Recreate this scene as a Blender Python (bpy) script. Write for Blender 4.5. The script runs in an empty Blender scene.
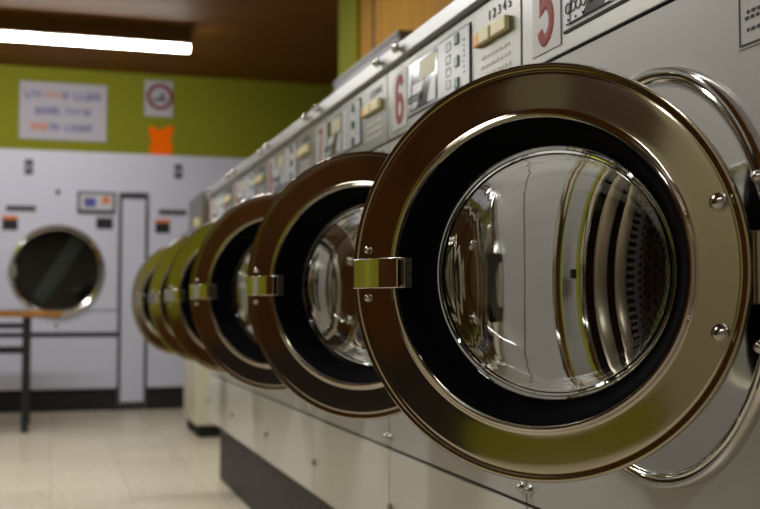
import bpy, bmesh, math, random
from math import pi, sin, cos, radians, atan
from mathutils import Vector, Matrix
random.seed(7)
C = bpy.context.scene.collection
SC = bpy.context.scene

# ------------------------------------------------------------------ camera
F_PX = 1072.0
YAW, PITCH = atan(326 / F_PX), atan(55 / F_PX)
CAM_H = 0.736
cd = bpy.data.cameras.new('camera'); cam = bpy.data.objects.new('camera', cd); C.objects.link(cam)
cam.location = (0, 0, CAM_H); cam.rotation_euler = (pi / 2 + PITCH, 0, -YAW)
cd.sensor_width = 36; cd.lens = F_PX / 760 * 36; cd.clip_start = 0.02
cd.dof.use_dof = True; cd.dof.focus_distance = 1.20; cd.dof.aperture_fstop = 6.0
SC.camera = cam

def ray(px, py):
    """direction of a photo pixel"""
    v = Vector(((px - 380) / F_PX, (254.5 - py) / F_PX, -1))
    return cam.rotation_euler.to_matrix() @ v
def at_y(px, py, Y):
    d = ray(px, py); t = Y / d.y
    return (d.x * t, Y, CAM_H + d.z * t)

# ------------------------------------------------------------------ materials
def lin(c):
    return tuple((v / 12.92 if v <= .04045 else ((v + .055) / 1.055) ** 2.4) for v in c)
def rgb(r, g, b): return lin((r / 255, g / 255, b / 255)) + (1,)
M = {}
def mat(name, col, rough=.5, metal=0, noise=0, nscale=8, bump=0, bscale=200, spec=.5, stretch=None, coat=0, aniso=0):
    m = bpy.data.materials.new(name); m.use_nodes = True; M[name] = m
    nt = m.node_tree; b = nt.nodes['Principled BSDF']
    b.inputs['Base Color'].default_value = col; b.inputs['Roughness'].default_value = rough
    b.inputs['Metallic'].default_value = metal; b.inputs['Specular IOR Level'].default_value = spec
    b.inputs['Coat Weight'].default_value = coat
    tc = nt.nodes.new('ShaderNodeTexCoord'); mp = nt.nodes.new('ShaderNodeMapping')
    nt.links.new(tc.outputs['Object'], mp.inputs['Vector'])
    if stretch: mp.inputs['Scale'].default_value = stretch
    if noise:
        n = nt.nodes.new('ShaderNodeTexNoise'); n.inputs['Scale'].default_value = nscale; n.inputs['Detail'].default_value = 4
        nt.links.new(mp.outputs[0], n.inputs['Vector'])
        mx = nt.nodes.new('ShaderNodeMix'); mx.data_type = 'RGBA'
        k = 1 - noise
        mx.inputs['A'].default_value = (col[0] * k, col[1] * k, col[2] * k, 1)
        mx.inputs['B'].default_value = tuple(min(1, v * (1 + noise)) for v in col[:3]) + (1,)
        nt.links.new(n.outputs['Fac'], mx.inputs['Factor']); nt.links.new(mx.outputs['Result'], b.inputs['Base Color'])
    if bump:
        n = nt.nodes.new('ShaderNodeTexNoise'); n.inputs['Scale'].default_value = bscale; n.inputs['Detail'].default_value = 3
        nt.links.new(mp.outputs[0], n.inputs['Vector'])
        bp = nt.nodes.new('ShaderNodeBump'); bp.inputs['Strength'].default_value = bump; bp.inputs['Distance'].default_value = .002
        nt.links.new(n.outputs['Fac'], bp.inputs['Height']); nt.links.new(bp.outputs[0], b.inputs['Normal'])
    return m

mat('white_enamel', rgb(174, 172, 170), .30, noise=.03, nscale=5, bump=.05, bscale=60)
mat('panel_enamel', rgb(200, 197, 190), .22, noise=.03, nscale=4, bump=.04, bscale=30)
mat('dryer_white', rgb(206, 208, 226), .35, noise=.02)
mat('cabinet_gray', rgb(120, 120, 118), .5)
mat('brushed_steel', rgb(152, 151, 147), .34, 1, noise=.10, nscale=40, stretch=(1, 1, 12))
mat('rail_alu', rgb(190, 190, 190), .42, 1, noise=.08, nscale=30, stretch=(1, 1, 14))
mat('chrome', rgb(214, 210, 202), .07, 1)
mat('door_steel', rgb(200, 192, 178), .10, 1, bump=.015, bscale=20)
mat('bezel_chrome', rgb(205, 203, 196), .10, 1, bump=.03, bscale=30)
mat('drum_rim_steel', rgb(190, 180, 160), .28, .8, noise=.1, nscale=20)
mat('screw_steel', rgb(180, 176, 168), .18, 1)
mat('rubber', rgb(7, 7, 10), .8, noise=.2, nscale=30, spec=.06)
mat('black_gap', rgb(6, 6, 7), .8)
mat('plinth_gray', rgb(36, 37, 39), .55, noise=.2, nscale=10)
mat('sticker_white', rgb(180, 177, 174), .4)
mat('numeral_red', rgb(136, 36, 14), .5, spec=.2)
mat('ink_black', rgb(25, 25, 28), .6)
mat('ink_gray', rgb(128, 128, 138), .6)
mat('display_gray', rgb(150, 150, 160), .25, noise=.05)
mat('display_pale', rgb(196, 198, 204), .3, noise=.06, nscale=25)
mat('display_window', rgb(90, 92, 96), .12)
mat('display_cream', rgb(190, 184, 150), .4)
mat('light_green', rgb(8, 74, 20), .3)
mat('button_cream', rgb(222, 212, 160), .4)
mat('button_yellow', rgb(222, 160, 40), .4)
mat('rust', rgb(140, 105, 45), .8, noise=.5, nscale=60)
mat('wall_green', rgb(134, 136, 36), .8, noise=.05, nscale=2, spec=.15)
mat('wall_pale', rgb(190, 184, 170), .8, noise=.05, nscale=2)
mat('ceiling_lamp_housing', rgb(92, 66, 24), .6, spec=.2)
mat('table_wood', rgb(160, 104, 28), .6, noise=.2, nscale=6, stretch=(1, 8, 8))
mat('table_metal', rgb(12, 11, 13), .5)
mat('kick_black', rgb(10, 11, 18), .6)
mat('frame_dark', rgb(70, 72, 78), .5)
mat('duct_gray', rgb(120, 120, 122), .5, noise=.08)
mat('cream_enamel', rgb(206, 200, 178), .35, noise=.03)
mat('coin_brown', rgb(92, 70, 48), .5)
mat('board_gray', rgb(128, 122, 92), .6)
mat('notice_lime', rgb(170, 160, 40), .6)
mat('door_pale', rgb(164, 158, 130), .6)
mat('pale_gray', rgb(138, 138, 138), .7)
mat('base_dark', rgb(24, 20, 14), .5)
mat('faint_ink', rgb(214, 211, 204), .5)
mat('sign_white', rgb(182, 178, 190), .6, noise=.03)
mat('sign_blue', rgb(80, 84, 160), .6)
mat('sign_orange', rgb(214, 120, 60), .6)
mat('ring_red', rgb(120, 44, 40), .6)
mat('flyer_orange', rgb(255, 112, 0), .8, spec=.1)
mat('drum_wall', rgb(120, 118, 112), .3, 1)
mat('reflection_gray', rgb(96, 108, 104), .4)
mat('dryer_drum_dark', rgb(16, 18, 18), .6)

def wood(name, c1, c2, axis='y', plank=.14, rough=.4):
    """planks: grain noise stretched along, with narrow dark joints"""
    m = bpy.data.materials.new(name); m.use_nodes = True; M[name] = m
    nt = m.node_tree; b = nt.nodes['Principled BSDF']; b.inputs['Roughness'].default_value = rough; b.inputs['Specular IOR Level'].default_value = .2
    tc = nt.nodes.new('ShaderNodeTexCoord'); mp = nt.nodes.new('ShaderNodeMapping')
    s = {'x': (1, 14, 14), 'y': (14, 1, 14), 'z': (14, 14, 1)}[axis]
    mp.inputs['Scale'].default_value = s
    nt.links.new(tc.outputs['Object'], mp.inputs['Vector'])
    n = nt.nodes.new('ShaderNodeTexNoise'); n.inputs['Scale'].default_value = 1.6; n.inputs['Detail'].default_value = 5
    nt.links.new(mp.outputs[0], n.inputs['Vector'])
    r = nt.nodes.new('ShaderNodeValToRGB')
    r.color_ramp.elements[0].position = .3; r.color_ramp.elements[0].color = c1
    r.color_ramp.elements[1].position = .7; r.color_ramp.elements[1].color = c2
    nt.links.new(n.outputs['Fac'], r.inputs['Fac'])
    sep = nt.nodes.new('ShaderNodeSeparateXYZ'); nt.links.new(tc.outputs['Object'], sep.inputs[0])
    ax = {'x': 'Y', 'y': 'X', 'z': 'Y'}[axis]
    d = nt.nodes.new('ShaderNodeMath'); d.operation = 'DIVIDE'; d.inputs[1].default_value = plank
    nt.links.new(sep.outputs[ax], d.inputs[0])
    fr = nt.nodes.new('ShaderNodeMath'); fr.operation = 'FRACT'; nt.links.new(d.outputs[0], fr.inputs[0])
    lt = nt.nodes.new('ShaderNodeMath'); lt.operation = 'LESS_THAN'; lt.inputs[1].default_value = .05
    nt.links.new(fr.outputs[0], lt.inputs[0])
    mx = nt.nodes.new('ShaderNodeMix'); mx.data_type = 'RGBA'
    nt.links.new(lt.outputs[0], mx.inputs['Factor']); nt.links.new(r.outputs[0], mx.inputs['A'])
    mx.inputs['B'].default_value = (c1[0] * .4, c1[1] * .4, c1[2] * .4, 1)
    nt.links.new(mx.outputs['Result'], b.inputs['Base Color'])
    return m
wood('ceiling_wood', rgb(98, 62, 10), rgb(126, 82, 14), 'x', .2, .65)
wood('wall_tan', rgb(160, 112, 16), rgb(184, 134, 26), 'z', 1.22, .65)
wood('panel_brown', rgb(62, 37, 10), rgb(84, 52, 15), 'z', .3, .4)

def floor_mat():
    m = bpy.data.materials.new('floor_vinyl'); m.use_nodes = True; M['floor_vinyl'] = m
    nt = m.node_tree; b = nt.nodes['Principled BSDF']; b.inputs['Roughness'].default_value = .3
    tc = nt.nodes.new('ShaderNodeTexCoord')
    br = nt.nodes.new('ShaderNodeTexBrick'); br.offset = 0; br.inputs['Scale'].default_value = 1
    br.inputs['Brick Width'].default_value = .305; br.inputs['Row Height'].default_value = .305
    br.inputs['Mortar Size'].default_value = .0025
    br.inputs['Color1'].default_value = rgb(226, 216, 194); br.inputs['Color2'].default_value = rgb(214, 204, 182)
    br.inputs['Mortar'].default_value = rgb(188, 180, 158)
    nt.links.new(tc.outputs['Object'], br.inputs['Vector'])
    n = nt.nodes.new('ShaderNodeTexNoise'); n.inputs['Scale'].default_value = 35; n.inputs['Detail'].default_value = 5
    nt.links.new(tc.outputs['Object'], n.inputs['Vector'])
    r = nt.nodes.new('ShaderNodeValToRGB'); r.color_ramp.elements[0].position = .35; r.color_ramp.elements[1].position = .65
    r.color_ramp.elements[0].color = (.72, .70, .66, 1); r.color_ramp.elements[1].color = (1, 1, 1, 1)
    nt.links.new(n.outputs['Fac'], r.inputs['Fac'])
    mx = nt.nodes.new('ShaderNodeMix'); mx.data_type = 'RGBA'; mx.blend_type = 'MULTIPLY'; mx.inputs['Factor'].default_value = 1
    nt.links.new(br.outputs['Color'], mx.inputs['A']); nt.links.new(r.outputs[0], mx.inputs['B'])
    nt.links.new(mx.outputs['Result'], b.inputs['Base Color'])
floor_mat()

def glass_mat(name, tint, rough=0.0):
    m = bpy.data.materials.new(name); m.use_nodes = True; M[name] = m
    b = m.node_tree.nodes['Principled BSDF']
    b.inputs['Base Color'].default_value = tint; b.inputs['Roughness'].default_value = rough
    b.inputs['Transmission Weight'].default_value = 1; b.inputs['IOR'].default_value = 1.47
glass_mat('door_glass', (.93, .95, .94, 1))
glass_mat('dryer_glass', (.55, .60, .60, 1))

def perforated():
    m = bpy.data.materials.new('drum_perforated'); m.use_nodes = True; M['drum_perforated'] = m
    nt = m.node_tree; b = nt.nodes['Principled BSDF']
    b.inputs['Metallic'].default_value = .55; b.inputs['Roughness'].default_value = .35
    tc = nt.nodes.new('ShaderNodeTexCoord')
    def N(op, a, b_=None):
        n = nt.nodes.new('ShaderNodeMath'); n.operation = op
        for k, x in enumerate((a, b_)):
            if x is None: continue
            if isinstance(x, (int, float)): n.inputs[k].default_value = x
            else: nt.links.new(x, n.inputs[k])
        return n.outputs[0]
    sep = nt.nodes.new('ShaderNodeSeparateXYZ'); nt.links.new(tc.outputs['Object'], sep.inputs[0])
    y = N('SUBTRACT', sep.outputs['Y'], -.017); z = N('SUBTRACT', sep.outputs['Z'], .773)
    rad = N('POWER', N('ADD', N('MULTIPLY', y, y), N('MULTIPLY', z, z)), .5)
    row = N('MULTIPLY', N('ADD', rad, sep.outputs['X']), 78)
    odd = N('MULTIPLY', N('MODULO', N('FLOOR', row), 2), .5)
    ang = N('ADD', N('MULTIPLY', N('ARCTAN2', z, y), 90 / (2 * pi)), odd)
    fa = N('SUBTRACT', N('FRACT', N('ADD', ang, 100)), .5); fr = N('SUBTRACT', N('FRACT', row), .5)
    dist = N('POWER', N('ADD', N('MULTIPLY', fa, fa), N('MULTIPLY', fr, fr)), .5)
    r = nt.nodes.new('ShaderNodeValToRGB')
    r.color_ramp.elements[0].position = .27; r.color_ramp.elements[0].color = (.004, .004, .004, 1)
    r.color_ramp.elements[1].position = .34; r.color_ramp.elements[1].color = (.30, .30, .32, 1)
    nt.links.new(dist, r.inputs['Fac']); nt.links.new(r.outputs[0], b.inputs['Base Color'])
perforated()

def emit(name, col, s):
    m = bpy.data.materials.new(name); m.use_nodes = True; M[name] = m
    b = m.node_tree.nodes['Principled BSDF']
    b.inputs['Base Color'].default_value = col; b.inputs['Emission Color'].default_value = col
    b.inputs['Emission Strength'].default_value = s
LAMP_COL = (1.0, .985, .96, 1)
emit('lamp_lens', LAMP_COL, 40)

# ------------------------------------------------------------------ mesh helpers
def obj(name, bm, material, parent=None, smooth=True, loc=None, bevel=0, seg=2):
    me = bpy.data.meshes.new(name)
    bmesh.ops.recalc_face_normals(bm, faces=bm.faces[:])
    bm.to_mesh(me); bm.free()
    for x in (material if isinstance(material, (list, tuple)) else [material]):
        me.materials.append(M[x])
    if smooth:
        for p in me.polygons: p.use_smooth = True
        me.set_sharp_from_angle(angle=radians(38))
    o = bpy.data.objects.new(name, me); C.objects.link(o)
    if parent is not None: o.parent = parent
    if loc: o.location = loc
    if bevel:
        b = o.modifiers.new('bevel', 'BEVEL'); b.width = bevel; b.segments = seg; b.limit_method = 'ANGLE'
        b.angle_limit = radians(40); b.harden_normals = True
    return o
def B(): return bmesh.new()
def box(bm, x0, x1, y0, y1, z0, z1, mi=0):
    v = [bm.verts.new((x, y, z)) for x in (x0, x1) for y in (y0, y1) for z in (z0, z1)]
    for idx in ((0, 1, 3, 2), (4, 6, 7, 5), (0, 4, 5, 1), (2, 3, 7, 6), (0, 2, 6, 4), (1, 5, 7, 3)):
        f = bm.faces.new([v[i] for i in idx]); f.material_index = mi
    return bm
AX_X = (Vector((-1, 0, 0)), Vector((0, 1, 0)), Vector((0, 0, 1)))      # faces the aisle
AX_Y = (Vector((0, -1, 0)), Vector((1, 0, 0)), Vector((0, 0, 1)))      # faces the camera's end of the room
AX_Z = (Vector((0, 0, 1)), Vector((1, 0, 0)), Vector((0, 1, 0)))
def lathe(bm, prof, c=(0, 0, 0), ax=AX_X, n=96, closed=False, mi=0):
    """prof: (radius, distance along the axis) pairs"""
    c = Vector(c); w, u, v = ax; rings = []
    for r, d in prof:
        if r < 1e-6: rings.append([bm.verts.new(c + w * d)])
        else: rings.append([bm.verts.new(c + w * d + (u * cos(2 * pi * i / n) + v * sin(2 * pi * i / n)) * r) for i in range(n)])
    pairs = list(zip(rings, rings[1:]))
    if closed: pairs.append((rings[-1], rings[0]))
    for a, b in pairs:
        for i in range(n):
            j = (i + 1) % n
            q = [a[i % len(a)], a[j % len(a)], b[j % len(b)], b[i % len(b)]]
            q = [x for k, x in enumerate(q) if x not in q[:k]]
            if len(q) > 2: f = bm.faces.new(q); f.material_index = mi
    return bm
def dome(bm, c, r, h, ax=AX_X, n=20, base=0.0):
    pr = [(0, -.001), (r, -.001), (r, base)] + [(r * cos(t * pi / 12), base + h * sin(t * pi / 12)) for t in range(1, 6)] + [(0, base + h)]
    return lathe(bm, pr, c, ax, n)
def prism(bm, pts, a0, a1, axis='z'):
    """closed 2-D polygon extruded along an axis"""
    def P(p, a): return {'z': (p[0], p[1], a), 'y': (p[0], a, p[1]), 'x': (a, p[0], p[1])}[axis]
    lo = [bm.verts.new(P(p, a0)) for p in pts]; hi = [bm.verts.new(P(p, a1)) for p in pts]
    bm.faces.new(lo[::-1]); bm.faces.new(hi)
    for i in range(len(pts)):
        j = (i + 1) % len(pts); bm.faces.new((lo[i], lo[j], hi[j], hi[i]))
    return bm
def text(name, body, size, material, parent, loc, face='aisle', sx=1, bold=0, depth=.0004, spacing=1):
    cu = bpy.data.curves.new(name, 'FONT'); cu.body = body; cu.size = size
    cu.align_x = 'CENTER'; cu.align_y = 'CENTER'; cu.extrude = depth; cu.offset = bold; cu.space_character = spacing
    t = bpy.data.objects.new(name, cu); C.objects.link(t)
    dg = bpy.context.evaluated_depsgraph_get(); dg.update()
    me = bpy.data.meshes.new_from_object(t.evaluated_get(dg)); bpy.data.objects.remove(t)
    if face == 'aisle': mm = Matrix(((0, 0, -1, 0), (-1, 0, 0, 0), (0, 1, 0, 0), (0, 0, 0, 1)))
    else: mm = Matrix(((1, 0, 0, 0), (0, 0, -1, 0), (0, 1, 0, 0), (0, 0, 0, 1)))
    me.transform(mm @ Matrix.Diagonal((sx, 1, 1, 1)))
    me.materials.clear(); me.materials.append(M[material]); me.name = name
    o = bpy.data.objects.new(name, me); C.objects.link(o); o.parent = parent; o.location = loc
    return o
def thing(name, label, cat, loc=(0, 0, 0), group=None):
    o = bpy.data.objects.new(name, None); C.objects.link(o); o.location = loc; o.empty_display_size = .1
    return tag(o, label, cat, group)
def tag(o, label, cat, group=None):
    o['label'] = label; o['category'] = cat
    if group: o['group'] = group
    return o
def struct(o): o['kind'] = 'structure'; return o

# ------------------------------------------------------------------ the room
BACK, RIGHT, LEFT, REAR, CEIL, FAR = 8.12, 1.46, -1.75, -3.2, 2.5, 3.3
struct(obj('floor', box(B(), LEFT - .1, FAR + .1, REAR - .1, BACK + .9, -.05, 0), 'floor_vinyl', smooth=False))
struct(obj('ceiling', box(B(), LEFT - .1, FAR + .1, REAR - .1, BACK + .9, CEIL, CEIL + .05), 'ceiling_wood', smooth=False))
HEAD = at_y(54, 151, BACK)[2]
struct(obj('wall_back', box(B(), LEFT - .1, FAR + .1, BACK, BACK + .1, HEAD, CEIL), 'wall_green', smooth=False))
DRY_TOP = 1.60
struct(obj('trim_header', box(B(), LEFT, FAR, BACK - .02, BACK + .08, DRY_TOP, HEAD), 'dryer_white', smooth=False))
struct(obj('wall_right', box(B(), RIGHT, RIGHT + .1, REAR, 5.50, 0, CEIL), 'wall_tan', smooth=False))
struct(obj('trim_column', box(B(), 1.44, RIGHT, 5.145, 5.50, 0, CEIL), 'wall_green', smooth=False))
struct(obj('wall_alcove', box(B(), RIGHT + .1, FAR, 5.40, 5.50, 0, CEIL), 'wall_green', smooth=False))
struct(obj('wall_far', box(B(), FAR, FAR + .1, 5.40, BACK + .9, 0, CEIL), 'wall_green', smooth=False))
struct(obj('wall_left', box(B(), LEFT - .1, LEFT, REAR, BACK + .9, 0, CEIL), 'wall_green', smooth=False))
struct(obj('trim_panelling', box(B(), LEFT, LEFT + .03, -.60, 2.15, .5, CEIL), 'panel_brown', smooth=False))
struct(obj('trim_board', box(B(), LEFT + .03, LEFT + .045, -.1, .2, 1.2, 1.95), 'board_gray', smooth=False))
struct(obj('baseboard_left', box(B(), LEFT, LEFT + .035, .40, 2.15, 0, .5), 'base_dark', smooth=False))
struct(obj('trim_wainscot', box(B(), LEFT, LEFT + .03, 2.15, 4.15, 0, .66), 'panel_brown', smooth=False))
struct(obj('door_1', box(B(), LEFT, LEFT + .04, -2.1, -.61, 0, 2.1), 'door_pale', smooth=False))
struct(obj('trim_pale', box(B(), LEFT, LEFT + .03, 4.15, BACK - .03, 0, 1.9), 'pale_gray', smooth=False))
struct(obj('wall_rear', box(B(), LEFT - .1, RIGHT + .1, REAR - .1, REAR, 0, CEIL), 'wall_pale', smooth=False))
struct(obj('wall_recess', box(B(), LEFT - .1, FAR + .1, BACK + .85, BACK + .9, 0, DRY_TOP + .1), 'frame_dark', smooth=False))

# ------------------------------------------------------------------ washing machine
W = .66; HW = W / 2 - .0027
Z_TOE, Z_SERV, Z_FASC, Z_RAIL, Z_TOP = .257, .456, 1.081, 1.226, 1.263
PZ = .776            # porthole centre height
PY = -.017           # porthole centre off the middle of the machine
R = .2178             # door radius
HX, HY = -.022, PY - R + .003    # hinge axis
FRONT = .654

def annulus_panel(bm, y0, y1, z0, z1, cy, cz, r, x0, x1, n=96):
    """rectangular plate with a round hole"""
    angs = [2 * pi * i / n for i in range(n)]
    for cyy, czz in ((y0, z0), (y0, z1), (y1, z0), (y1, z1)):
        angs.append(math.atan2(czz - cz, cyy - cy) % (2 * pi))
    angs = sorted(set(round(a, 6) for a in angs))
    def edge(a):
        dy, dz = cos(a), sin(a); t = 1e9
        if dy > 1e-9: t = min(t, (y1 - cy) / dy)
        if dy < -1e-9: t = min(t, (y0 - cy) / dy)
        if dz > 1e-9: t = min(t, (z1 - cz) / dz)
        if dz < -1e-9: t = min(t, (z0 - cz) / dz)
        return cy + dy * t, cz + dz * t
    L = []
    for x in (x0, x1):
        L.append(([bm.verts.new((x, cy + r * cos(a), cz + r * sin(a))) for a in angs], [bm.verts.new((x, *edge(a))) for a in angs]))
    k = len(angs)
    for i in range(k):
        j = (i + 1) % k
        (i0, o0), (i1, o1) = L
        bm.faces.new((i0[i], i0[j], o0[j], o0[i])); bm.faces.new((i1[i], o1[i], o1[j], i1[j]))
        bm.faces.new((i0[i], i1[i], i1[j], i0[j])); bm.faces.new((o0[i], o0[j], o1[j], o1[i]))
    return bm

def make_washer():
    t = thing('washing_machine', '', 'washing machine')
    # cabinet shell, open at the front
    bm = B()
    box(bm, .012, .66, -HW, -HW + .006, Z_TOE, Z_TOP - .01); box(bm, .012, .66, HW - .006, HW, Z_TOE, Z_TOP - .01)
    box(bm, .012, .66, -HW + .006, HW - .006, Z_TOP - .016, Z_TOP - .01); box(bm, .654, .66, -HW + .006, HW - .006, Z_TOE, Z_TOP - .016)
    box(bm, .012, .654, -HW + .006, HW - .006, Z_TOE, Z_TOE + .006)
    obj('cabinet', bm, 'cabinet_gray', t, smooth=False)
    obj('plinth', box(B(), .052, .64, -W / 2, W / 2, 0, Z_TOE - .001), 'plinth_gray', t, smooth=False)
    # front panel with porthole
    bm = annulus_panel(B(), -HW, HW, Z_SERV + .003, Z_FASC - .003, PY, PZ, .226, 0, .012)
    fp = obj('front_panel', bm, 'white_enamel', t, bevel=.0018)
    for s in (-1, 1):
        bm = dome(B(), (0, s * .316, .479), .0085, .006); dome(bm, (0, s * .316, .479), .0055, .010)
        obj('panel_bolt', bm, 'screw_steel', fp)
    # small paper notice near the top of the panel
    bm = box(B(), -.0012, .0, -.30, -.184, .995, 1.07)
    ns = obj('paper_notice', bm, 'sticker_white', fp, smooth=False); ns['label'] = 'white paper notice with black border and print'
    bm = B()
    for y0, y1, z0, z1 in ((-.297, -.187, .997, .999), (-.297, -.187, 1.066, 1.068), (-.297, -.295, .997, 1.068), (-.189, -.187, .997, 1.068)):
        box(bm, -.0018, -.0011, y0, y1, z0, z1)
    for k, (a, b_, z) in enumerate(((-.285, -.197, 1.052), (-.292, -.2, 1.044), (-.285, -.2, 1.03), (-.28, -.197, 1.024), (-.29, -.2, 1.012))):
        y = a
        while y < b_:
            wd = random.uniform(.004, .012); box(bm, -.0018, -.0011, y, min(b_, y + wd), z - .0016, z + .0016); y += wd + .003
    obj('notice_print', bm, 'ink_black', fp, smooth=False)
    # service panel
    sp = obj('service_panel', box(B(), 0, .012, -HW, HW, Z_TOE, Z_SERV - .003), 'panel_enamel', t, bevel=.002)
    bm = dome(B(), (0, .312, .34), .010, .004); box(bm, -.010, -.001, .308, .316, .333, .347)
    obj('panel_lock', bm, 'screw_steel', sp)
    # control panel and its rail
    cp = obj('control_panel', box(B(), -.003, .012, -HW, HW, Z_FASC, Z_RAIL - .003), 'brushed_steel', t, bevel=.0015)
    rl = obj('top_rail', prism(B(), [(-.003, Z_RAIL), (-.014, Z_RAIL + .004), (-.014, Z_TOP - .006), (-.008, Z_TOP), (.03, Z_TOP + .002), (.03, Z_RAIL)], -W / 2 + .0004, W / 2 - .0004, 'y'),
             'rail_alu', t, bevel=.001)
    for y in (.215, -.316):
        bm = lathe(B(), [(0, -.001), (.0055, -.001), (.0055, .003), (.0085, .004), (.0105, .008), (.0095, .013), (.0055, .0165), (0, .0175)],
                   (-.014, y, 1.246), AX_X, 20)
        obj('cap_nut', bm, 'chrome', rl)
    # program display: framed plate, window, cream label, three green lamps, marks
    X0 = -.003
    pd = obj('program_display', box(B(), X0 - .002, X0, -.1325, .192, 1.105, 1.209), 'ink_black', t, smooth=False)
    obj('display_plate', box(B(), X0 - .003, X0 - .001, -.1295, .189, 1.108, 1.206), 'display_pale', pd, smooth=False)
    obj('display_window', box(B(), X0 - .004, X0 - .002, .022, .17, 1.112, 1.203), 'display_window', pd, bevel=.001)
    obj('cream_label', box(B(), X0 - .0046, X0 - .003, .032, .12, 1.163, 1.199), 'display_cream', pd, smooth=False)
    bm = B(); prism(bm, [(.165, 1.113), (.135, 1.113), (.09, 1.16), (.155, 1.16)], X0 - .0046, X0 - .003, 'x')
    prism(bm, [(.075, 1.113), (.03, 1.113), (.03, 1.158), (.05, 1.158)], X0 - .0046, X0 - .003, 'x')
    obj('window_picture', bm, 'display_pale', pd, smooth=False)
    for z in (1.194, 1.156, 1.119):
        obj('indicator_light', box(B(), X0 - .006, X0 - .002, -.084, -.067, z - .009, z + .009), 'light_green', pd, bevel=.001)
    for z in (1.19, 1.168, 1.146, 1.124):                            # column of little outlined symbols
        bm = B()
        for y0, y1, z0, z1 in ((-.045, -.022, 0, .0015), (-.045, -.022, .0135, .015), (-.045, -.0435, 0, .015), (-.0235, -.022, 0, .015)):
            box(bm, X0 - .0036, X0 - .002, y0, y1, z - .0075 + z0, z - .0075 + z1)
        obj('display_symbol', bm, 'ink_gray', pd, smooth=False)
    bm = B()
    for i in range(7): box(bm, X0 - .0036, X0 - .002, -.112 + .002 * (i % 3), -.104, 1.13 + .009 * i, 1.133 + .009 * i)
    obj('display_print', bm, 'ink_gray', pd, smooth=False)
    bm = B()                                                         # ring drawings with dots under them
    for y, r in ((.176, .0075), (.1615, .0075), (.147, .0075), (.1325, .0075), (.115, .0075)):
        lathe(bm, [(r, .004), (r, .0056), (r - .0016, .0056), (r - .0016, .004)], (X0, y - .004, 1.134), AX_X, 20, closed=True)
    for y in (.176, .155, .135): box(bm, X0 - .0056, X0 - .004, y - .006, y - .003, 1.117, 1.12)
    box(bm, X0 - .0056, X0 - .004, .06, .178, 1.113, 1.1142)
    obj('display_dial', bm, 'ink_black', pd, smooth=False)
    # price buttons
    for y1, y0, mt, h in ((-.160, -.183, 'button_yellow', .009), (-.1835, -.226, 'button_cream', .010), (-.234, -.290, 'button_cream', .010)):
        o = obj('selector_button', box(B(), X0 - h, X0, y0, y1, 1.157, 1.180), mt, cp, bevel=.0025)
        if mt == 'button_yellow': o['label'] = 'yellow selector button'
    text('button_digits', '1 2 3 4 5', .022, 'ink_black', cp, (X0 - .0006, -.25, 1.198), sx=1.15)
    bm = B()
    for k in range(3):
        y = -.17 - .004 * k
        while y > -.29:
            wd = random.uniform(.006, .014); box(bm, X0 - .0008, X0, y - wd, y, 1.104 + .015 * k, 1.109 + .015 * k); y -= wd + .005
    obj('faint_print', bm, 'faint_ink', cp, smooth=False)
    # porthole
    c = (0, PY, PZ - .003)
    ring = obj('porthole_ring', lathe(B(), [(.2365, -.002), (.2375, .004), (.236, .010), (.2335, .0125), (.2305, .0122), (.2285, .009), (.2276, .005), (.2266, .009), (.2245, .0105), (.222, .0095), (.2205, .0075),
                                            (.219, .0068), (.214, .0065), (.200, .0060), (.184, .0053), (.172, .0048), (.1695, .0040), (.1675, .001), (.1668, -.006), (.1665, -.022), (.170, -.024), (.222, -.008)], c, AX_X, 128, closed=True), 'bezel_chrome', t)
    obj('rubber_seal', lathe(B(), [(.1669, -.003), (.1655, -.004), (.1650, -.014), (.170, -.016), (.172, -.006)], c, AX_X, 96, closed=True), 'rubber', ring)
    obj('tub_ring', lathe(B(), [(.1652, -.0135), (.1625, -.0150), (.1610, -.0175), (.1590, -.0300), (.164, -.032), (.170, -.018)], c, AX_X, 96, closed=True), 'drum_rim_steel', ring)
    obj('rubber_seal', lathe(B(), [(.1592, -.0295), (.1575, -.031), (.1570, -.040), (.163, -.041), (.164, -.033)], c, AX_X, 96, closed=True), 'rubber', ring)
    obj('tub_ring', lathe(B(), [(.1572, -.0395), (.1550, -.041), (.1535, -.043), (.1520, -.054), (.158, -.056), (.163, -.042)], c, AX_X, 96, closed=True), 'drum_rim_steel', ring)
    obj('rust_edge', lathe(B(), [(.2275, .0050), (.2286, .0094), (.2290, .0092), (.2280, .0046)], c, AX_X, 96, closed=True), 'rust', ring)
    bm = box(B(), -.002, .022, PY + .176, PY + .190, PZ - .012, PZ + .024); box(bm, -.010, .0, PY + .180, PY + .187, PZ + .000, PZ + .013)
    obj('door_lock', bm, 'plinth_gray', ring, bevel=.002)
    bm = dome(B(), (.006, PY + .180, PZ - .045), .007, .010)
    obj('lock_pin', bm, 'plinth_gray', ring)
    drum = obj('drum', lathe(B(), [(.158, -.057), (.151, -.060), (.1495, -.072), (.156, -.084), (.20, -.110), (.262, -.130), (.268, -.15), (.268, -.43), (.25, -.445), (0, -.445)], c, AX_X, 96), 'drum_perforated', t)
    for a in (80, 200, 320):
        a = radians(a); bm = B()
        m = Matrix.Translation(Vector(c)) @ Matrix.Rotation(a, 4, 'X')
        prism(bm, [(-.035, .266), (.035, .266), (.012, .205), (-.012, .205)], .14, .43, 'x'); bmesh.ops.transform(bm, matrix=m, verts=bm.verts)
        obj('drum_paddle', bm, 'drum_wall', drum, bevel=.006)
    # hinge fixed to the panel
    hg = obj('hinge', box(B(), -.0215, 0, HY - .020, HY - .008, PZ - .060, PZ + .045), 'rubber', t, bevel=.002)
    bm = lathe(B(), [(0, -.034), (.0055, -.034), (.0055, .034), (0, .034)], (HX + .002, HY - .005, PZ), AX_Z, 20)
    obj('hinge_pin', bm, 'screw_steel', hg)
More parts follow.
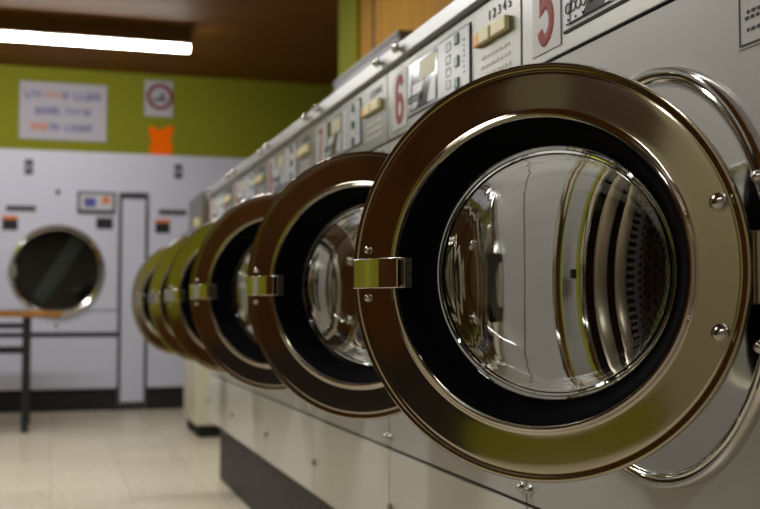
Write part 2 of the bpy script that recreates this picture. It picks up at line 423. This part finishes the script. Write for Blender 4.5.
    for z in (PZ + .086, PZ - .075):
        bm = dome(B(), (-.017, HY - .002, z), .0065, .007); obj('hinge_screw', bm, 'screw_steel', hg)

    # ---- door, built closed about the hinge axis
    dc = (0, R, 0)
    dr = obj('door', lathe(B(), [(R - .0018, -.004), (R, .0), (R, .003), (R - .0018, .0058), (R - .0042, .0064), (R - .0066, .0054), (R - .0086, .0048), (R - .0105, .0050), (R - .0115, .0053), (R - .0125, .0054), (R - .020, .0057), (.176, .0066), (.1695, .0069), (.1685, .0070), (.1675, .0075), (.1660, .0088),
                                 (.1648, .0112), (.1628, .0122), (.1608, .0116), (.1598, .009), (.1590, .004), (.1585, -.016), (.165, -.020), (.198, -.020), (.208, -.014)], dc, AX_X, 160, closed=True),
             'door_steel', t, loc=(HX, HY, PZ))
    obj('door_gasket', lathe(B(), [(.1590, .0065), (.1558, .003), (.152, -.008), (.1470, -.024), (.1392, -.0435), (.1367, -.0455), (.1362, -.0555), (.1585, -.052)], dc, AX_X, 128, closed=True), 'rubber', dr)
    g = [(0.1375, -0.0455), (0.1359, -0.0425), (0.1319, -0.0415), (0.1290, -0.0435), (0.1274, -0.0490), (0.1261, -0.0580), (0.1245, -0.0720), (0.1214, -0.0840), (0.1164, -0.0930), (0.1069, -0.0995), (0.0920, -0.1035), (0.0600, -0.1070), (0.0299, -0.1082), (0.0000, -0.1085)]
    gi = [(0.0000, -0.1135), (0.0299, -0.1132), (0.0600, -0.1120), (0.0930, -0.1085), (0.1095, -0.1040), (0.1200, -0.0965), (0.1259, -0.0860), (0.1292, -0.0730), (0.1309, -0.0600), (0.1325, -0.0535), (0.1364, -0.0525)]
    obj('door_glass', lathe(B(), g + gi, dc, AX_X, 128), 'door_glass', dr)
    # latch handle wrapped over the free edge: facets and a recessed plate
    q = 2 * R
    h = obj('latch_handle', prism(B(), [(.002, q - .003), (-.005, q - .001), (-.0090, q - .0035), (-.0173, q - .0275), (-.0195, q - .0293), (-.0302, q - .0665), (-.0292, q - .0710), (-.0150, q - .0715), (-.011, q - .060), (-.004, q - .016)], -.0168, .0168, 'z'),
            'chrome', dr, bevel=.0014)
    bm = B()
    for s in (-1, 1): box(bm, -.0293, -.012, q - .0785, q - .071, s * .0154 - .0012, s * .0154 + .0012)
    box(bm, -.0293, -.012, q - .0795, q - .0778, -.0166, .0166)
    obj('latch_loop', bm, 'chrome', dr, bevel=.0006)
    for s in (-1, 1):
        bm = dome(B(), (-.0055, q - .021, s * .0270), .0046, .005, base=.001); obj('door_screw', bm, 'screw_steel', dr)
        bm = lathe(B(), [(0, -.004), (.0092, -.004), (.0092, .001), (.0088, .004), (.007, .0078), (.004, .0098), (0, .0105)], (-.0065, .0295, s * .0625), AX_X, 24)
        obj('hinge_bolt', bm, 'screw_steel', dr)
    obj('hinge_leaf', box(B(), .002, .012, -.004, .030, -.035, .035), 'plinth_gray', dr, bevel=.0015)
    return t

def copy_tree(o, parent=None):
    c = o.copy(); C.objects.link(c)
    if parent is not None: c.parent = parent
    for ch in list(o.children): copy_tree(ch, c)
    return c

def arc(cx, cy, rx, ry, a0, a1, n=14):
    return [(cx + rx * cos(radians(a0 + (a1 - a0) * i / n)), cy + ry * sin(radians(a0 + (a1 - a0) * i / n))) for i in range(n + 1)]
DIGIT = {                                                            # centre lines in a unit box
    '5': [[(.95, 1), (.14, 1), (.10, .52)] + arc(.47, .33, .43, .30, 130, -90) + arc(.47, .30, .45, .30, 270, 200)],
    '6': [arc(.5, .72, .45, .28, 20, 180) + arc(.5, .28, .45, .28, 180, 540)],
    '7': [[(.05, 1), (.95, 1), (.62, .6), (.40, 0)]],
    '8': [arc(.5, .75, .40, .25, 0, 360), arc(.5, .26, .46, .26, 0, 360)],
    '9': [arc(.5, .72, .45, .28, 0, 360) + arc(.5, .28, .45, .28, 0, -160)],
    '1': [[(.2, .8), (.55, 1), (.55, 0)]],
    '0': [arc(.5, .72, .45, .28, 0, 180) + arc(.5, .28, .45, .28, 180, 360) + [(.95, .72)]]}
def stroke(bm, lines, yc, zc, w_, h_, th, x):
    """thick rounded strokes, pressed flat"""
    cu = bpy.data.curves.new('numeral', 'CURVE'); cu.dimensions = '3D'; cu.bevel_depth = th / 2; cu.bevel_resolution = 4; cu.use_fill_caps = True
    for ln in lines:
        sp = cu.splines.new('POLY'); sp.points.add(len(ln) - 1)
        for p_, (px_, pz_) in zip(sp.points, ln): p_.co = (0, yc - (px_ - .5) * w_, zc + (pz_ - .5) * h_, 1)
    o_ = bpy.data.objects.new('numeral', cu); C.objects.link(o_)
    dg = bpy.context.evaluated_depsgraph_get(); dg.update()
    me = bpy.data.meshes.new_from_object(o_.evaluated_get(dg)); bpy.data.objects.remove(o_)
    me.transform(Matrix.Translation((x + .0008, 0, 0)) @ Matrix.Diagonal((.07, 1, 1, 1)))
    bm.from_mesh(me); bpy.data.meshes.remove(me)
washer = make_washer()
numbers = [5, 6, 7, 8, 9, 10]
labels = ['white washing machine numbered 5, nearest the viewer, its big door swung open in front',
          'white washing machine numbered 6, second in the row, next beyond the nearest open door',
          'white washing machine numbered 7, third open door back along the row',
          'white washing machine numbered 8, fourth open door back along the row',
          'white washing machine numbered 9, next to last open door along the row',
          'white washing machine numbered 10, farthest in the row of open doors, nearest the dryers']
tilt = [45.7, 44, 40, 42, 44, 41]
X0 = -.003
roots = [washer] + [copy_tree(washer) for _ in range(5)]
for k, r in enumerate(roots):
    r.location = (FRONT, 1.097 + W * k, 0)
    r['label'] = labels[k]; r['group'] = 'open washing machines along the right wall'
    for ch in r.children:
        if ch.name.split('.')[0] == 'door': ch.rotation_euler = (0, 0, radians(90 - tilt[k]))
    st = obj('number_sticker', box(B(), X0 - .0015, X0, .201, .290, 1.0935, 1.2085), 'sticker_white', r, bevel=.0006)
    st['label'] = 'white sticker with red number %d' % numbers[k]
    digs = str(numbers[k]); bm = B()
    for q_, ch in enumerate(digs):
        sx_ = .042 if len(digs) == 1 else .024
        yc = .2455 + (0 if len(digs) == 1 else (.019 if q_ == 0 else -.019))
        stroke(bm, DIGIT[ch], yc, 1.1515, sx_, .083, .0190 if len(digs) == 1 else .0115, X0 - .0022)
    obj('numeral', bm, 'numeral_red', st, smooth=False)

# ------------------------------------------------------------------ larger washer past the row
t = thing('large_washer', 'cream washer standing beyond the far end of the row, beside the dryers', 'washing machine', (.79, 6.22, 0))
obj('body', box(B(), 0, .62, 0, .62, .07, 1.12), 'cream_enamel', t, bevel=.006)
obj('plinth', box(B(), .02, .60, .02, .60, 0, .07), 'black_gap', t, smooth=False)
cp = obj('control_panel', box(B(), .02, .60, .01, .60, 1.12, 1.42), 'brushed_steel', t, bevel=.006)
obj('coin_box', box(B(), .05, .16, -.012, .012, 1.19, 1.36), 'coin_brown', t, bevel=.004)
obj('dial', lathe(B(), [(0, .0), (.04, .0), (.04, .02), (.032, .026), (0, .026)], (.085, .01, 1.395), AX_Y, 24), 'screw_steel', t)
obj('door_ring', lathe(B(), [(.2, 0), (.2, .025), (.18, .035), (.15, .03), (.15, 0)], (0, .31, .74), AX_X, 48, closed=True), 'chrome', t)
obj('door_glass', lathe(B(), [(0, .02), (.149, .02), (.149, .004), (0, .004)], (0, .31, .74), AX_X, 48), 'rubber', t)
obj('selector_button', box(B(), -.012, .02, .05, .11, 1.22, 1.27), 'button_cream', t, bevel=.003)

# ------------------------------------------------------------------ dryers in the back wall
DF = BACK - .03
def bx_px(px, py): return at_y(px, py, DF)
DX = (bx_px(118, 300)[0] - .43)          # centre of the left dryer
def make_dryer():
    t = thing('tumble_dryer', '', 'tumble dryer', (DX, DF, 0))
    dw = .428
    cz = bx_px(57, 271)[2]; rr = .322
    bm = B()
    # body: shell with a round hole at the front
    for a, b_ in ((-dw, -dw + .01), (dw - .01, dw)): box(bm, a, b_, .02, .80, .16, DRY_TOP)
    box(bm, -dw + .01, dw - .01, .02, .80, DRY_TOP - .01, DRY_TOP); box(bm, -dw + .01, dw - .01, .02, .80, .16, .17)
    obj('body', bm, 'dryer_white', t, smooth=False)
    zl = bx_px(57, 311)[2]; zs = bx_px(57, 335)[2]
    bm = annulus_panel(B(), -dw, dw, zl + .004, DRY_TOP, 0, cz, rr - .02, 0, .02)
    bmesh.ops.transform(bm, matrix=Matrix(((0, 1, 0, 0), (1, 0, 0, 0), (0, 0, 1, 0), (0, 0, 0, 1))), verts=bm.verts)
    obj('front_panel', bm, 'dryer_white', t, bevel=.003)
    zt = bx_px(57, 217)[2]
    bm = annulus_panel(B(), -dw + .03, dw - .012, zl + .012, zt, 0, cz, rr - .015, 0, .008)
    bmesh.ops.transform(bm, matrix=Matrix(((0, 1, 0, 0), (1, 0, 0, 0), (0, 0, 1, 0), (0, 0, 0, 1))) @ Matrix.Translation((-.008, 0, 0)), verts=bm.verts)
    obj('door_panel', bm, 'dryer_white', t, bevel=.003)
    obj('middle_panel', box(B(), -dw, dw, .004, .02, zs + .018, zl), 'dryer_white', t, bevel=.003)
    obj('dark_stripe', box(B(), -dw, dw, .008, .02, zs - .018, zs + .018), 'kick_black', t, smooth=False)
    zk = bx_px(57, 389)[2]
    obj('lower_panel', box(B(), -dw, dw, .002, .02, zk, zs - .018), 'dryer_white', t, bevel=.003)
    obj('kick_plate', box(B(), -dw, dw, .03, .79, 0, zk - .004), 'kick_black', t, smooth=False)
    obj('lower_knob', dome(B(), (.0, .004, (zl + zs) / 2 - .02), .016, .012, AX_Y), 'screw_steel', t)
    dr = obj('door', lathe(B(), [(rr + .012, .0085), (rr + .014, .02), (rr + .006, .032), (rr - .012, .036), (rr - .026, .028), (rr - .026, .0), (rr - .017, .0)], (0, 0, cz), AX_Y, 64, closed=True), 'bezel_chrome', t)
    obj('door_glass', lathe(B(), [(0, .026), (rr - .0265, .020), (rr - .0265, .014), (0, .020)], (0, 0, cz), AX_Y, 64), 'dryer_glass', dr)
    obj('door_catch', box(B(), -rr - .012, -rr + .045, -.045, -.028, cz - .05, cz + .04), 'screw_steel', dr, bevel=.004)
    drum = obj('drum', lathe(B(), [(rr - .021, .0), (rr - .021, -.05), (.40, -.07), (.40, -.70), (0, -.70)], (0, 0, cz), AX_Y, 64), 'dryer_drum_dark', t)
    bm = box(B(), -.052, .052, .16, .19, -.26, .30)  # pale slanted bar behind the glass, imitates a light streak reflected on it
    bmesh.ops.transform(bm, matrix=Matrix.Translation((.0, 0, cz)) @ Matrix.Rotation(radians(31), 4, 'Y'), verts=bm.verts)
    obj('reflection_bar', bm, 'reflection_gray', drum, bevel=.01)
    def plate(name, px0, px1, py0, py1, m, parent=t, d=.006):
        a = bx_px(px0, py1); b_ = bx_px(px1, py0)
        return obj(name, box(B(), a[0] - DX, b_[0] - DX, -d, .002, a[2], b_[2]), m, parent, bevel=.002)
    plate('vent_slot', 6, 36, 206, 211, 'frame_dark')
    cl = plate('coin_label', 2, 18, 217, 230, 'kick_black', d=.012)
    plate('label_header', 2, 18, 216, 219.5, 'sign_orange', cl, d=.013)
    plate('label_plate', 96, 113, 218, 229, 'kick_black', d=.012)
    sg = plate('instruction_sign', 77, 116, 192.5, 214, 'frame_dark', d=.008)
    plate('sign_face', 80, 113, 195, 209.5, 'display_pale', sg, d=.01)
    plate('sign_picture', 84, 96, 198, 207, 'sign_blue', sg, d=.011)
    o = plate('sign_picture', 102, 110, 197, 204, 'sign_orange', sg, d=.011)
    c = bx_px(58, 192); obj('control_knob', dome(B(), (c[0] - DX, 0, c[2]), .018, .02, AX_Y), 'frame_dark', t)
    return t
dryer = make_dryer()
tag(dryer, 'white tumble dryer with round dark window, left of the narrow filler panel', 'tumble dryer', 'tumble dryers in the back wall')
d2 = copy_tree(dryer)
DSTEP = at_y(158.5, 225, DF)[0] - at_y(7, 218, DF)[0] 
d2.location = (DX + 1.075, DF, 0)
tag(d2, 'white tumble dryer in the back wall, half hidden behind the row of open doors', 'tumble dryer', 'tumble dryers in the back wall')
# narrow filler panel between them
t = thing('filler_panel', 'tall narrow white filler panel with dark edges between the two dryers', 'panel', (DX + .5375, DF, 0))
obj('frame', box(B(), -.108, .108, .02, .06, .02, DRY_TOP - .02), 'frame_dark', t, smooth=False)
obj('panel_face', box(B(), -.083, .083, .0, .02, .06, DRY_TOP - .05), 'dryer_white', t, bevel=.004)
# number plates on the header above the dryers
for i, (px, py) in enumerate(((29, 167), (178.5, 171.5))):
    a = at_y(px, py, BACK - .02)
    o = obj('number_plate', box(B(), -.03, .03, -.006, .004, -.055, .055), 'frame_dark', None, loc=a, bevel=.002)
    tag(o, ['small grey two-part plate on the white header above the left dryer', 'small grey two-part plate on the white header above the half-hidden dryer'][i], 'plate', 'plates above the dryers')
    obj('plate_label', box(B(), -.02, .02, -.008, -.005, -.008, .008), 'sign_white', o, smooth=False)

# ------------------------------------------------------------------ signs on the green wall
def sign_box(px0, px1, py0, py1, Y=BACK):
    a = at_y(px0, py1, Y); b_ = at_y(px1, py0, Y); return a[0], b_[0], a[2], b_[2]
x0, x1, z0, z1 = sign_box(19, 107, 86, 138.5)
t = tag(obj('wall_sign', box(B(), x0, x1, BACK - .012, BACK, z0, z1), 'sign_white', bevel=.002),
        'large white sign with three lines of blue and orange lettering on green wall', 'sign')
def words(name, m, zc, hh, spans):
    for a, b_ in spans:
        bm = B(); xa, xb = x0 + (x1 - x0) * a, x0 + (x1 - x0) * b_; x = xa
        while x < xb - .004:
            wd = hh * random.uniform(.45, .65)
            if x + wd > xb: wd = xb - x
            st = hh * .17
            box(bm, x, x + st, BACK - .0135, BACK - .0118, zc - hh / 2, zc + hh / 2)
            k = random.choice((-.5, 0, .33)); box(bm, x, x + wd, BACK - .0135, BACK - .0118, zc + k * hh * .8 - st / 2, zc + k * hh * .8 + st / 2)
            if random.random() < .6: box(bm, x + wd - st, x + wd, BACK - .0135, BACK - .0118, zc - hh / 2, zc + hh / 2)
            x += wd + hh * .18
        obj(name, bm, m, t, smooth=False)
H = z1 - z0
words('lettering', 'sign_blue', z0 + H * .78, .058, ((.06, .26), (.49, .56), (.62, .92)))
words('lettering', 'sign_orange', z0 + H * .78, .058, ((.285, .475),))
words('lettering', 'sign_blue', z0 + H * .50, .054, ((.18, .47), (.53, .81)))
words('lettering', 'sign_orange', z0 + H * .22, .054, ((.13, .31),))
words('lettering', 'sign_blue', z0 + H * .22, .054, ((.35, .47), (.52, .84)))

x0, x1, z0, z1 = sign_box(144.5, 173, 82, 116)
t = tag(obj('prohibition_sign', box(B(), x0, x1, BACK - .008, BACK, z0, z1), 'sign_white', bevel=.002),
        'small white sign with dark red ring on the green wall', 'sign')
c = at_y(160, 97, BACK)
bm = lathe(B(), [(.1, .008), (.1, .010), (.07, .010), (.07, .008)], (c[0], BACK, c[2]), AX_Y, 40, closed=True)
obj('red_ring', bm, 'ring_red', t, smooth=False)
bm = box(B(), -.05, .045, -.0095, -.008, -.035, -.012); box(bm, .005, .03, -.0095, -.008, -.012, .03)
bmesh.ops.translate(bm, vec=Vector((c[0], BACK, c[2])), verts=bm.verts)
obj('pictogram', bm, 'frame_dark', t, smooth=False)
bm = B(); pts = []
for px, py in ((149, 125), (154, 127), (158, 130), (163, 129), (168, 126), (173, 125), (173, 133), (170, 140), (173, 146), (172, 155), (164, 156), (158, 155), (150, 155), (149, 147), (152, 141), (148.5, 134)):
    a = at_y(px, py, BACK); pts.append((a[0], a[2]))
prism(bm, pts, BACK - .006, BACK, 'y')
t = tag(obj('paper_flyer', bm, 'flyer_orange', smooth=False), 'bright orange cut-out paper notice on green wall below the round sign', 'notice')

# ------------------------------------------------------------------ table at the left
t = thing('folding_table', 'table with orange-brown wood top and dark metal legs, before the left dryer', 'table', (-.157, 6.82, 0))
obj('tabletop', box(B(), -1.45, .205, -.06, .56, .69, .726), 'table_wood', t, bevel=.005)
for x in (-1.28, -.02):
    for y in (-.02, .48): obj('leg', box(B(), x, x + .04, y, y + .04, 0, .69), 'table_metal', t, bevel=.003)
for z in (.635, .485):
    for y in (-.01, .49): obj('crossbar', box(B(), -1.24, -.02, y, y + .02, z - .014, z + .014), 'table_metal', t, bevel=.003)

# ------------------------------------------------------------------ metal cover along the wall behind the machines
def at_x(px, py, X):
    d = ray(px, py); k = X / d.x
    return (X, d.y * k, CAM_H + d.z * k)
a = at_x(398.5, 29.5, 1.32)
t = thing('metal_cabinet', 'tall grey metal cabinet against the tan wall, behind the machine tops', 'cabinet', (1.32, a[1], 0))
obj('body', box(B(), 0, RIGHT - 1.322, 0, 5.12 - a[1], .04, a[2] - .02), 'duct_gray', t, bevel=.006)
obj('lid', box(B(), -.004, RIGHT - 1.322, -.004, 5.13 - a[1], a[2] - .019, a[2]), 'duct_gray', t, bevel=.004)
obj('base', box(B(), .01, RIGHT - 1.33, .01, 5.10 - a[1], 0, .04), 'black_gap', t, smooth=False)

# ------------------------------------------------------------------ lights
lp = at_y(190, 49, 6.75)
t = thing('fluorescent_light', 'long lit white fluorescent ceiling light above the dryers', 'ceiling light', (lp[0] - 1.2, 6.75, CEIL))
zl = lp[2] - CEIL
obj('housing', box(B(), -1.2, 1.2, -.062, .062, zl + .018, 0), 'ceiling_lamp_housing', t, bevel=.004)
zl = lp[2] - CEIL
obj('lamp_lens', prism(B(), [(-.026, zl + .018), (-.026, zl - .010), (-.018, zl - .020), (.018, zl - .020), (.026, zl - .010), (.026, zl + .018)], -1.195, 1.195, 'x'), 'lamp_lens', t, bevel=.004)

def area(name, loc, rot, sx, sy, power, col=LAMP_COL[:3]):
    l = bpy.data.lights.new(name, 'AREA'); l.shape = 'RECTANGLE'; l.size = sx; l.size_y = sy; l.energy = power; l.color = col
    o = bpy.data.objects.new(name, l); C.objects.link(o); o.location = loc; o.rotation_euler = rot; return o
for x, y, p in ((-.45, 4.6, 52), (-.6, 1.7, 28), (-.6, -1.2, 28)):
    area('ceiling_lamp', (x, y, CEIL - .06), (0, 0, 0), 2.2, .14, p)

# ------------------------------------------------------------------ world and view
w = bpy.data.worlds.new('world'); SC.world = w; w.use_nodes = True
w.node_tree.nodes['Background'].inputs['Color'].default_value = (.5, .5, .5, 1)
w.node_tree.nodes['Background'].inputs['Strength'].default_value = .1
SC.view_settings.view_transform = 'Standard'; SC.view_settings.look = 'None'
SC.view_settings.exposure = 0; SC.view_settings.gamma = 1; SC.view_settings.use_curve_mapping = False
try:
    SC.cycles.max_bounces = 14; SC.cycles.transmission_bounces = 12; SC.cycles.glossy_bounces = 8
    SC.cycles.sample_clamp_indirect = 6
except Exception: pass
